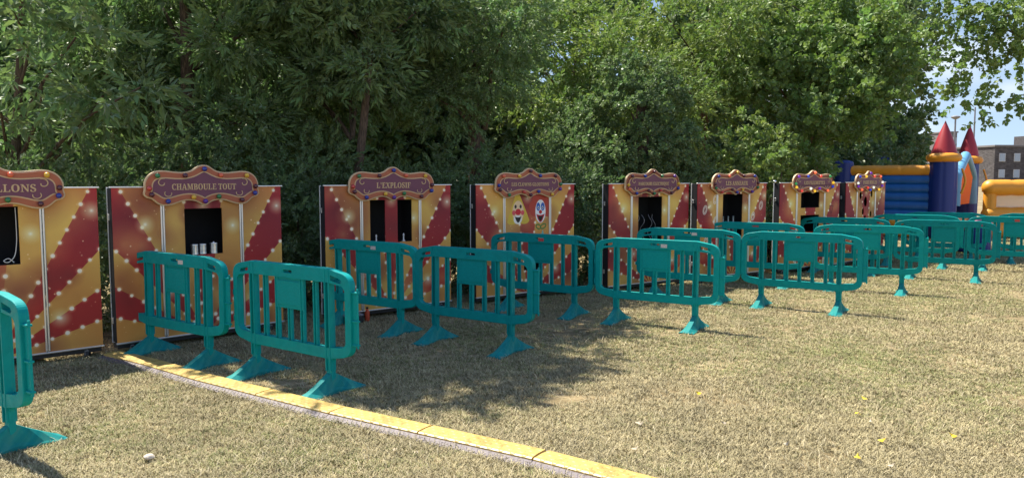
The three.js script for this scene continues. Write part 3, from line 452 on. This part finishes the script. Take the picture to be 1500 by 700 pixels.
const FOOT = (() => {                                       // a low tent: concave slopes, a flat skirt, wider in the middle than at its tips
  const prof = [[0, 0.168, 0.050], [0.032, 0.158, 0.056], [0.09, 0.122, 0.070], [0.16, 0.084, 0.080], [0.225, 0.050, 0.085], [0.29, 0.020, 0.085], [0.30, 0.012, 0.080]], rows = [...prof.slice(1).reverse().map(([z, y, w]) => [-z, y, w]), ...prof], pos = [], idx = [];
  for (const [z, y, w] of rows) { const top = Math.min(w, 0.026), e = Math.max(0.012, y * 0.32); for (const [px, py] of [[-w, 0], [-w, e * 0.6], [-w * 0.86, e], [-top, y], [top, y], [w * 0.86, e], [w, e * 0.6], [w, 0]]) pos.push(px, py, z); }
  const K = 8, n = rows.length; for (let i = 0; i < n - 1; i++) for (let k = 0; k < K; k++) { const a = i * K + k, b = i * K + (k + 1) % K; idx.push(a, b, a + K, b, b + K, a + K); }
  for (const [o, f] of [[0, 1], [(n - 1) * K, 0]]) for (let k = 1; k < K - 1; k++) f ? idx.push(o, o + k + 1, o + k) : idx.push(o, o + k, o + k + 1);
  let g = new THREE.BufferGeometry(); g.setAttribute('position', new THREE.Float32BufferAttribute(pos, 3)); g.setIndex(idx); g = g.toNonIndexed(); g.computeVertexNormals();
  const u = []; for (let i = 0; i < g.attributes.position.count; i++) u.push(g.attributes.position.getX(i) + 0.3, g.attributes.position.getZ(i) + g.attributes.position.getY(i)); g.setAttribute('uv', new THREE.Float32BufferAttribute(u, 2)); return g;
})();
const hingeRod = new THREE.CylinderGeometry(0.009, 0.009, 0.46, 10), hingeWeb = box(0.05, 0.42, 0.014, 0.004), hingeRing = box(0.066, 0.016, 0.036, 0.006), clip = box(0.034, 0.05, 0.04, 0.006), tagGeo = box(0.075, 0.038, 0.004, 0.001);
function makeBarrier() {
  const t = thing('crowd_barrier', '', 'barrier');
  part('frame', FRAME, teal, t);
  for (const s of [-1, 1]) { part('post', POST, teal, t, [s * 0.48, 0.185, 0]); part('stem', STEM, teal, t, [s * 0.48, 0.0, 0]); part('foot', FOOT, tealFoot, t, [s * 0.48, 0, 0]); }
  for (const x of [-0.32, -0.16, 0.16, 0.32]) part('slat', SLAT, teal, t, [x, 0.366, 0]);
  part('slat', SHORT, teal, t, [0, 0.366, 0]);
  part('sign_plate', PLATE, teal, t, [0, 0.758, 0.004]);
  const h = part('hinge', hingeWeb, teal, t, [0.766, 0.625, 0]); part('hinge_rod', hingeRod, teal, h, [0.03, 0, 0]);
  for (const y of [-0.205, -0.02, 0.2]) part('hinge_ring', hingeRing, teal, h, [0.008, y, 0]);
  for (const y of [0.47, 0.70]) part('clip', clip, teal, t, [-0.755, y, 0]);
  return t;
}
const proto = makeBarrier();
const G = (x, z) => [x, z];
// [x of right leg, z of right leg, degrees, tag, label]
const DEG = Math.PI / 180;
const bars = [
  [-3.13, -4.70, 34, 0, 'teal barrier standing alone in front of the balloon booth, beside the lawn edge'],
  [-2.73, -6.84, 35, 1, 'teal barrier in front of the can booth, the one nearer to the tin cans'],
  [-1.43, -5.99, 36, 0, 'teal barrier in front of the can booth, the one beside the yellow cable cover'],
  [-1.21, -8.31, 35, 1, 'teal barrier before the two-window booth, the one up against the booth'],
  [-0.01, -7.40, 35, 0, 'teal barrier before the two-window booth, the one standing out on the lawn'],
  [0.77, -9.39, 33, 2, 'teal barrier with a red sticker up against the clown booth'],
  [2.05, -8.53, 32, 1, 'teal barrier before the clown booth, the one standing out on the lawn'],
  [2.84, -10.40, 33, 1, 'teal barrier up against the electric wire booth'],
  [4.11, -9.60, 33, 0, 'teal barrier before the electric wire booth, the one standing out on the lawn'],
  [4.24, -11.85, 33, 0, 'teal barrier up against the ring toss booth'],
  [5.70, -11.18, 29, 0, 'teal barrier before the ring toss booth, the one standing out on the lawn'],
  [6.28, -13.35, 33, 0, 'teal barrier up against the booth with two shelf openings'],
  [7.58, -12.50, 32, 0, 'teal barrier before the shelf booth, the one standing out on the lawn'],
  [8.10, -14.42, 33, 0, 'teal barrier up against the booth with the oval holes'],
  [9.50, -13.62, 32, 2, 'teal barrier with a red sticker before the oval hole booth'],
  [9.25, -15.45, 30, 0, 'teal barrier beside the bouncy castle, the one nearer to the booths'],
  [10.75, -14.75, 30, 0, 'teal barrier beside the bouncy castle, the one farther from the booths'],
];
bars.forEach(([x, z, a, tagKind, label], i) => {
  const o = i ? proto.clone() : proto; if (i) { o.name = numbered('crowd_barrier'); scene.add(o); }
  const r = a * DEG; o.position.set(x - 0.48 * Math.cos(r), 0, z - 0.48 * Math.sin(r)); o.rotation.set([0.006, -0.010, 0.004, 0.012, -0.006][i % 5], -r, 0, 'YXZ');
  const shade = [teal, tealDeep, tealFaded, teal, tealFaded, tealDeep, teal][(i * 3) % 7]; o.traverse((m) => { if (m.isMesh && m.name !== 'foot') m.material = shade; });
  o.userData = { label, category: 'barrier', group: 'teal crowd barriers in lanes before the booths' };
});
scene.children.filter((o) => o.name.startsWith('crowd_barrier')).forEach((o, i) => { const k = bars[i][3]; if (k) part('sticker', tagGeo, k === 2 ? stickerRed : sticker, o, [k === 2 ? 0.02 : 0.11, 0.925, 0.0325]); });

// ---------------------------------------------------------------- cable covers
{
  const lidTex = tex(512, (u, v) => { const b = fbm(u * 14, v * 14, 3.7, 4), a = fbm(u * 3.3 + 4, v * 3.3, 9.2, 4), n = rnd() - 0.5; const d = Math.max(0, b * 1.5 - 0.12) * 0.55 + Math.max(0, a * 1.5 - 0.15) * 0.5; return [0.76 - d * 0.36 + n * 0.14, 0.65 - d * 0.40 + n * 0.14, 0.37 - d * 0.25 + n * 0.08]; });
  const lidBump = tex(256, (u, v) => { const a = Math.sin(u * 2 * Math.PI * 12) * Math.sin(v * 2 * Math.PI * 12); const t = a > 0.35 ? 1 : 0.35; return [t, t, t]; }, false);
  const lidMat = new THREE.MeshStandardMaterial({ map: lidTex, bumpMap: lidBump, bumpScale: 0.005, roughness: 0.45 });
  const baseTex = tex(256, (u, v) => { const t = per(u, v, 30, 1.9); return [0.43 + t * 0.2, 0.395 + t * 0.2, 0.41 + t * 0.2]; });
  const baseMat = new THREE.MeshStandardMaterial({ map: baseTex, roughness: 0.6 });
  const nodes = [[150, 524], [208.6, 538.5], [283, 561], [373, 584], [481, 611.5], [611, 641], [780, 680], [985, 735]].map(([x, y]) => ground(x, y));
  nodes.forEach((a, i) => {
    if (i === nodes.length - 1) return; const b = nodes[i + 1];
    const L = a.distanceTo(b), yaw = Math.atan2(-(b.z - a.z), b.x - a.x);
    const t = thing('cable_cover', i === 0 ? 'yellow-lidded cable cover at the booth end of the row' : 'yellow-lidded rubber cable cover linked between two others across the lawn', 'cable cover', [a.x, 0, a.z], yaw, i === 0 ? undefined : 'yellow cable covers laid end to end');
    const ext = (pts, len) => { const s = new THREE.Shape(pts.map((p) => new THREE.Vector2(...p))); const g = new THREE.ExtrudeGeometry(s, { depth: len, bevelEnabled: false }); g.rotateY(Math.PI / 2); return g; };
    // profile: x = across (positive is away from the camera after the turn), y = height
    part('base', ext([[-0.062, 0], [-0.060, 0.004], [0.0, 0.020], [0.185, 0.020], [0.243, 0.005], [0.247, 0]], L - 0.006), baseMat, t, [0.003, 0.001, 0]);
    part('lid', ext([[0.003, 0.020], [0.004, 0.029], [0.015, 0.035], [0.09, 0.039], [0.17, 0.035], [0.181, 0.029], [0.182, 0.020]], L - 0.014), lidMat, t, [0.004, 0.0015, 0]);
    const ribs = []; for (let x = 0.03; x < L - 0.03; x += 0.042) ribs.push(moved(new THREE.BoxGeometry(0.016, 0.005, 0.050), x, 0.0135, 0.030, 0.26, 0.5, 0));
    const rb = part('ramp_ribs', mergeGeometries(ribs), baseMat, t); rb.userData.kind = 'stuff';
  });
}

// ---------------------------------------------------------------- bouncy castle and the yellow inflatable
const vinyl = (r, g, b) => new THREE.MeshPhysicalMaterial({ color: lin(r, g, b), roughness: 0.5, clearcoat: 0.12, clearcoatRoughness: 0.35 });
const VY = { blue: vinyl(0.005, 0.026, 0.20), mid: vinyl(0.005, 0.11, 0.40), sky: vinyl(0.12, 0.33, 0.52), yellow: vinyl(0.70, 0.30, 0.02), orange: std(lin(0.85, 0.17, 0.005), 0.9), red: vinyl(0.33, 0.012, 0.025), pink: vinyl(0.7, 0.12, 0.25), mesh: new THREE.MeshPhysicalMaterial({ color: lin(0.8, 0.75, 0.6), roughness: 0.9, transmission: 0.5, thickness: 0, side: THREE.DoubleSide }) };
const bulge = (r, h, cap) => { const p = [[0, 0], [r * 0.9, 0], [r, 0.06]]; for (let i = 1; i < 8; i++) p.push([r * (1 + 0.03 * Math.sin(i / 8 * Math.PI)), 0.06 + (h - 0.12) * i / 8]); if (cap) for (let i = 0; i <= 8; i++) { const a = i / 8 * Math.PI / 2; p.push([r * Math.cos(a), h - 0.06 + cap * Math.sin(a)]); } else p.push([r, h - 0.05], [r * 0.9, h], [0, h]); const g = new THREE.LatheGeometry(p.map(([x, y]) => new THREE.Vector2(Math.max(0, x), y)), 64), P = g.attributes.position; for (let i = 0; i < P.count; i++) { const x = P.getX(i), z = P.getZ(i), t = Math.atan2(z, x), k = 1 - 0.05 * Math.pow(Math.abs(Math.cos(t * 3)), 12) - 0.014 * Math.abs(noise.noise(x * 8, P.getY(i) * 5, z * 8)); P.setX(i, x * k); P.setZ(i, z * k); } g.computeVertexNormals(); return g; };
function sausage(a, b, r) { const d = b.clone().sub(a), L = d.length(); const g = new THREE.CapsuleGeometry(r, L, 8, 24, 72); const P = g.attributes.position; const seams = Math.max(2, Math.round(L / 0.55));
  for (let i = 0; i < P.count; i++) { const y = P.getY(i), k = Math.abs(y) < L / 2 ? 1 - 0.075 * Math.pow(Math.abs(Math.cos(Math.PI * (y / L + 0.5) * seams)), 10) - 0.012 * Math.abs(noise.noise(P.getX(i) * 9, y * 7, P.getZ(i) * 9 + a.y)) : 1; P.setX(i, P.getX(i) * k); P.setZ(i, P.getZ(i) * k); }
  g.computeVertexNormals(); g.applyQuaternion(new THREE.Quaternion().setFromUnitVectors(V(0, 1, 0), d.normalize())); g.translate((a.x + b.x) / 2, (a.y + b.y) / 2, (a.z + b.z) / 2); return g; }
{
  const NL = V(9.87, 0, -23.0), NR = V(12.0, 0, -21.5), FR = V(14.45, 0, -24.5), FL = V(12.5, 0, -26.4), O = V(12.2, 0, -23.8);
  const t = thing('bouncy_castle', 'blue and yellow bouncy castle with two red cone towers', 'bouncy castle', [O.x, 0, O.z]);
  for (const p of [NL, NR, FR, FL]) p.sub(O);
  const up = (p, y) => V(p.x, y, p.z);
  // floor cushion
  { const s = new THREE.Shape([NL, NR, FR, FL].map((p) => new THREE.Vector2(p.x, -p.z))); const g = new THREE.ExtrudeGeometry(s, { depth: 0.4, bevelEnabled: true, bevelSize: 0.12, bevelThickness: 0.06, bevelSegments: 4 }); g.rotateX(-Math.PI / 2); g.translate(0, 0.07, 0); part('floor_cushion', g, VY.yellow, t); }
  for (const [p, cap, r, h] of [[NL, 0.10, 0.27, 2.18], [FL, 0.16, 0.4, 2.35], [NR, 0, 0.35, 2.3], [FR, 0, 0.30, 2.3]]) part('column', bulge(r, h, cap), VY.blue, t, [p.x, 0, p.z]);
  for (const [p, r, apex] of [[NR, 0.35, 3.28], [FR, 0.31, 3.38]]) {
    part('tower_ring', new THREE.TorusGeometry(r * 0.92, 0.125, 14, 32).rotateX(Math.PI / 2), VY.yellow, t, [p.x, 2.25, p.z]);
    const pts = []; for (let i = 0; i <= 10; i++) { const k = i / 10; pts.push(new THREE.Vector2(Math.max(0.002, r * 0.98 * (1 - k) + 0.02 * Math.sin(k * Math.PI)), k * (apex - 2.34))); }
    part('cone', new THREE.LatheGeometry(pts, 24), VY.red, t, [p.x, 2.33, p.z]);
  }
  const walls = [[NL, NR, 1], [NL, FL, 0], [FL, FR, 0]];
  for (const [a, b] of walls) {
    for (let k = 0; k < 5; k++) part('wall_tube', sausage(up(a, 0.66 + k * 0.245), up(b, 0.66 + k * 0.245), 0.15), VY.mid, t);
    part('top_tube', sausage(up(a, 1.90), up(b, 1.90), 0.155), VY.yellow, t);
    part('bottom_tube', sausage(up(a, 0.42), up(b, 0.42), 0.17), VY.yellow, t);
  }
  // entrance gable between the towers
  const e = FR.clone().sub(NR), n = V(e.z, 0, -e.x).normalize().multiplyScalar(-0.22);
  const on = (k, y) => NR.clone().addScaledVector(e, k).add(n).setY(y);
  part('gable_beam', tube([on(0.14, 0.9), on(0.15, 1.5), on(0.17, 1.72), on(0.22, 1.86), on(0.45, 2.26), on(0.5, 2.34)], 0.14, 20, 12), VY.sky, t);
  part('gable_beam', tube([on(0.86, 0.9), on(0.85, 1.5), on(0.83, 1.72), on(0.78, 1.86), on(0.55, 2.26), on(0.5, 2.33)], 0.14, 20, 12), VY.sky, t);
  const flap = new THREE.ExtrudeGeometry(new THREE.Shape([[0.22, 0.95], [0.62, 0.95], [0.72, 1.7], [0.5, 2.1], [0.34, 1.9], [0.22, 1.7]].map(([k, y]) => new THREE.Vector2((k - 0.5) * e.length(), y))), { depth: 0.05, bevelEnabled: true, bevelSize: 0.03, bevelThickness: 0.03 });
  const fl = part('entrance_flap', flap, VY.orange, t); const c0 = on(0.5, 0); fl.position.set(c0.x, 0, c0.z); fl.rotation.y = Math.atan2(-e.z, e.x);
  for (const k of [0.02, 0.98]) part('strap', tube([on(k, 1.95).add(n.clone()), on(k, 1.6).add(n.clone().multiplyScalar(1.4)), on(k, 1.25).add(n.clone())], 0.03, 12, 6), VY.yellow, t);
  const y = thing('inflatable_slide', 'yellow inflatable wall with a mesh window beside the castle', 'inflatable', [13.4, 0, -21.6]);
  const A = V(0, 0, 0), Bq = V(5.6, 0, 0.5);
  part('upper_tube', sausage(up(A, 1.42), up(Bq, 1.42), 0.225), VY.yellow, y); part('lower_tube', sausage(up(A, 0.66), up(Bq, 0.66), 0.22), VY.yellow, y); part('foot_tube', sausage(up(A, 0.25), up(Bq, 0.25), 0.25), VY.yellow, y);
  for (const k of [0.0, 0.34, 0.68, 1.0]) { const p = A.clone().lerp(Bq, k); part('post', bulge(0.16, 1.5, 0.06), VY.yellow, y, [p.x, 0, p.z - 0.02]); }
  part('mesh_window', new THREE.PlaneGeometry(5.5, 0.5), VY.mesh, y, [2.8, 1.04, 0.25], [0, -0.089, 0]);
  // two soft play pillars by the barriers
  [[1437, 17.2, 0.75, 'taller'], [1419, 17.6, 0.66, 'shorter']].forEach(([px, d, h, w]) => { const p = at(px, 300, d), g = thing('soft_play_pillar', `${w} pink-topped blue soft play pillar behind the barriers`, 'soft play', [p.x, 0, p.z], 0, 'soft play pillars'); part('pillar_body', bulge(0.24, h - 0.16, 0), VY.blue, g); part('pillar_top', bulge(0.25, 0.2, 0.08), VY.pink, g, [0, h - 0.165, 0]); });
}

// ---------------------------------------------------------------- far buildings and lamps
{
  const brickTex = tex(256, (u, v) => { const row = Math.floor(v * 32), m = (v * 32 % 1) < 0.12 || ((u * 12 + (row % 2) * 0.5) % 1) < 0.06, t = per(u, v, 20, 2.7) * 0.2; return m ? [0.38, 0.36, 0.35] : [0.30 + t, 0.285 + t, 0.29 + t]; });
  const brick = new THREE.MeshStandardMaterial({ map: brickTex, roughness: 0.9 }), darkClad = std(lin(0.10, 0.10, 0.115), 0.6), glass = new THREE.MeshPhysicalMaterial({ color: lin(0.28, 0.33, 0.40), roughness: 0.08, clearcoat: 1 }), fr = std(lin(0.5, 0.5, 0.5), 0.5), roofMat = std(lin(0.18, 0.17, 0.17), 0.8);
  const build = (name, label, px, d, w, h, dep, mat, cols, rows, turn, win) => {
    const p = at(px, 260, d), t = thing(name, label, 'building', [p.x, 0, p.z], turn);
    part('wall', box(w, h, dep, 0.02), mat, t, [0, h / 2, -dep / 2]);
    part('roof', box(w + 0.4, 0.35, dep + 0.4, 0.03), roofMat, t, [0, h + 0.176, -dep / 2]);
    for (let i = 0; i < cols; i++) for (let j = 0; j < rows; j++) { const x = -w / 2 + (i + 0.5) * w / cols, y = h - 1.9 - j * 2.9; if (y < 0.8) continue; const f = part('window', box(win[0] + 0.2, win[1] + 0.2, 0.16, 0.02), fr, t, [x, y, 0.02]); part('pane', box(win[0], win[1], 0.04, 0.01), glass, f, [0, 0, 0.08]); }
    return t;
  };
  const b1 = build('brick_building', 'brown brick building with small windows beyond the inflatables', 1522, 140, 17, 7.2, 12, brick, 6, 2, 0.08, [1.0, 1.3]);
  part('roof_block', box(7, 2.2, 6, 0.02), brick, b1, [5.4, 8.4, -6]);
  build('dark_building', 'dark clad building beside the brick one beyond the inflatables', 1441, 150, 4.6, 7.2, 12, darkClad, 2, 2, 0.0, [1.3, 1.2]);
  build('tower_block', 'grey tower block showing between the cone towers', 1391, 190, 3.2, 12.6, 8, std(lin(0.17, 0.155, 0.16), 0.8), 2, 4, 0.0, [1.2, 1.3]);
  const pole = (px, d, h, label, head) => { const p = at(px, 260, d), t = thing('lamp_post', label, 'lamp post', [p.x, 0, p.z], 0); part('post', new THREE.CylinderGeometry(0.06, 0.11, h, 10), M.grey, t, [0, h / 2, 0]); if (head) part('lamp_head', new THREE.LatheGeometry([[0, -0.05], [0.16, 0], [0.34, 0.12], [0.30, 0.2], [0.1, 0.26], [0, 0.28]].map((q) => new THREE.Vector2(...q)), 16), M.grey, t, [0, h, 0]); };
  pole(1397, 60, 6.2, 'grey street lamp with a round head between the cone towers', true);
  pole(1425, 70, 8.0, 'tall thin grey mast behind the far cone tower', false);
}

// ---------------------------------------------------------------- small things on the lawn
{
  const leafShape = (l, w) => { const o = []; const M4 = new THREE.Matrix4().makeRotationX(1.45); leafTris(o, M4, l, w, true); const g = new THREE.BufferGeometry(); g.setAttribute('position', new THREE.Float32BufferAttribute(o, 3)); g.computeVertexNormals(); return g; };
  const yellowLeaf = new THREE.MeshPhysicalMaterial({ color: lin(0.75, 0.52, 0.03), roughness: 0.8, side: THREE.DoubleSide }), paleLeaf = new THREE.MeshPhysicalMaterial({ color: lin(0.50, 0.42, 0.30), roughness: 0.8, side: THREE.DoubleSide });
  for (const [px, py] of [[1256, 679], [1403, 646], [1286, 652], [1257, 611], [1272, 591], [1028, 582]]) { const p = ground(px, py), b = solo('yellow_leaf', leafShape(0.05, 0.04), yellowLeaf, 'small yellow fallen leaf lying on the dry lawn', 'leaf', 'yellow leaves on the lawn'); b.position.set(p.x, 0.035, p.z); b.rotation.y = rr(0, 6); b.rotation.z = rr(-0.3, 0.3); }
  for (const [px, py] of [[934, 627], [1148, 658], [1276, 625], [577, 664], [610, 668], [1064, 626], [930, 626], [925, 665], [1300, 690]]) { const p = ground(px, py), b = solo('pale_leaf', leafShape(0.045, 0.025), paleLeaf, 'small pale dried leaf lying on the dry lawn', 'leaf', 'pale leaves on the lawn'); b.position.set(p.x, 0.035, p.z); b.rotation.y = rr(0, 6); b.rotation.z = rr(-0.3, 0.3); }
  const p = ground(218, 676), s = new THREE.IcosahedronGeometry(0.03, 2), P = s.attributes.position; for (let i = 0; i < P.count; i++) { const k = 1 + 0.35 * noise.noise(P.getX(i) * 30, P.getY(i) * 30, P.getZ(i) * 30 + 2); P.setXYZ(i, P.getX(i) * k * 1.2, P.getY(i) * k * 0.6, P.getZ(i) * k * 0.8); } s.computeVertexNormals();
  const st = solo('pale_stone', s, std(lin(0.6, 0.52, 0.42), 0.9), 'single pale stone lying on the lawn by the cable cover', 'stone'); st.position.set(p.x, 0.028, p.z);
}
renderer.render(scene, camera);
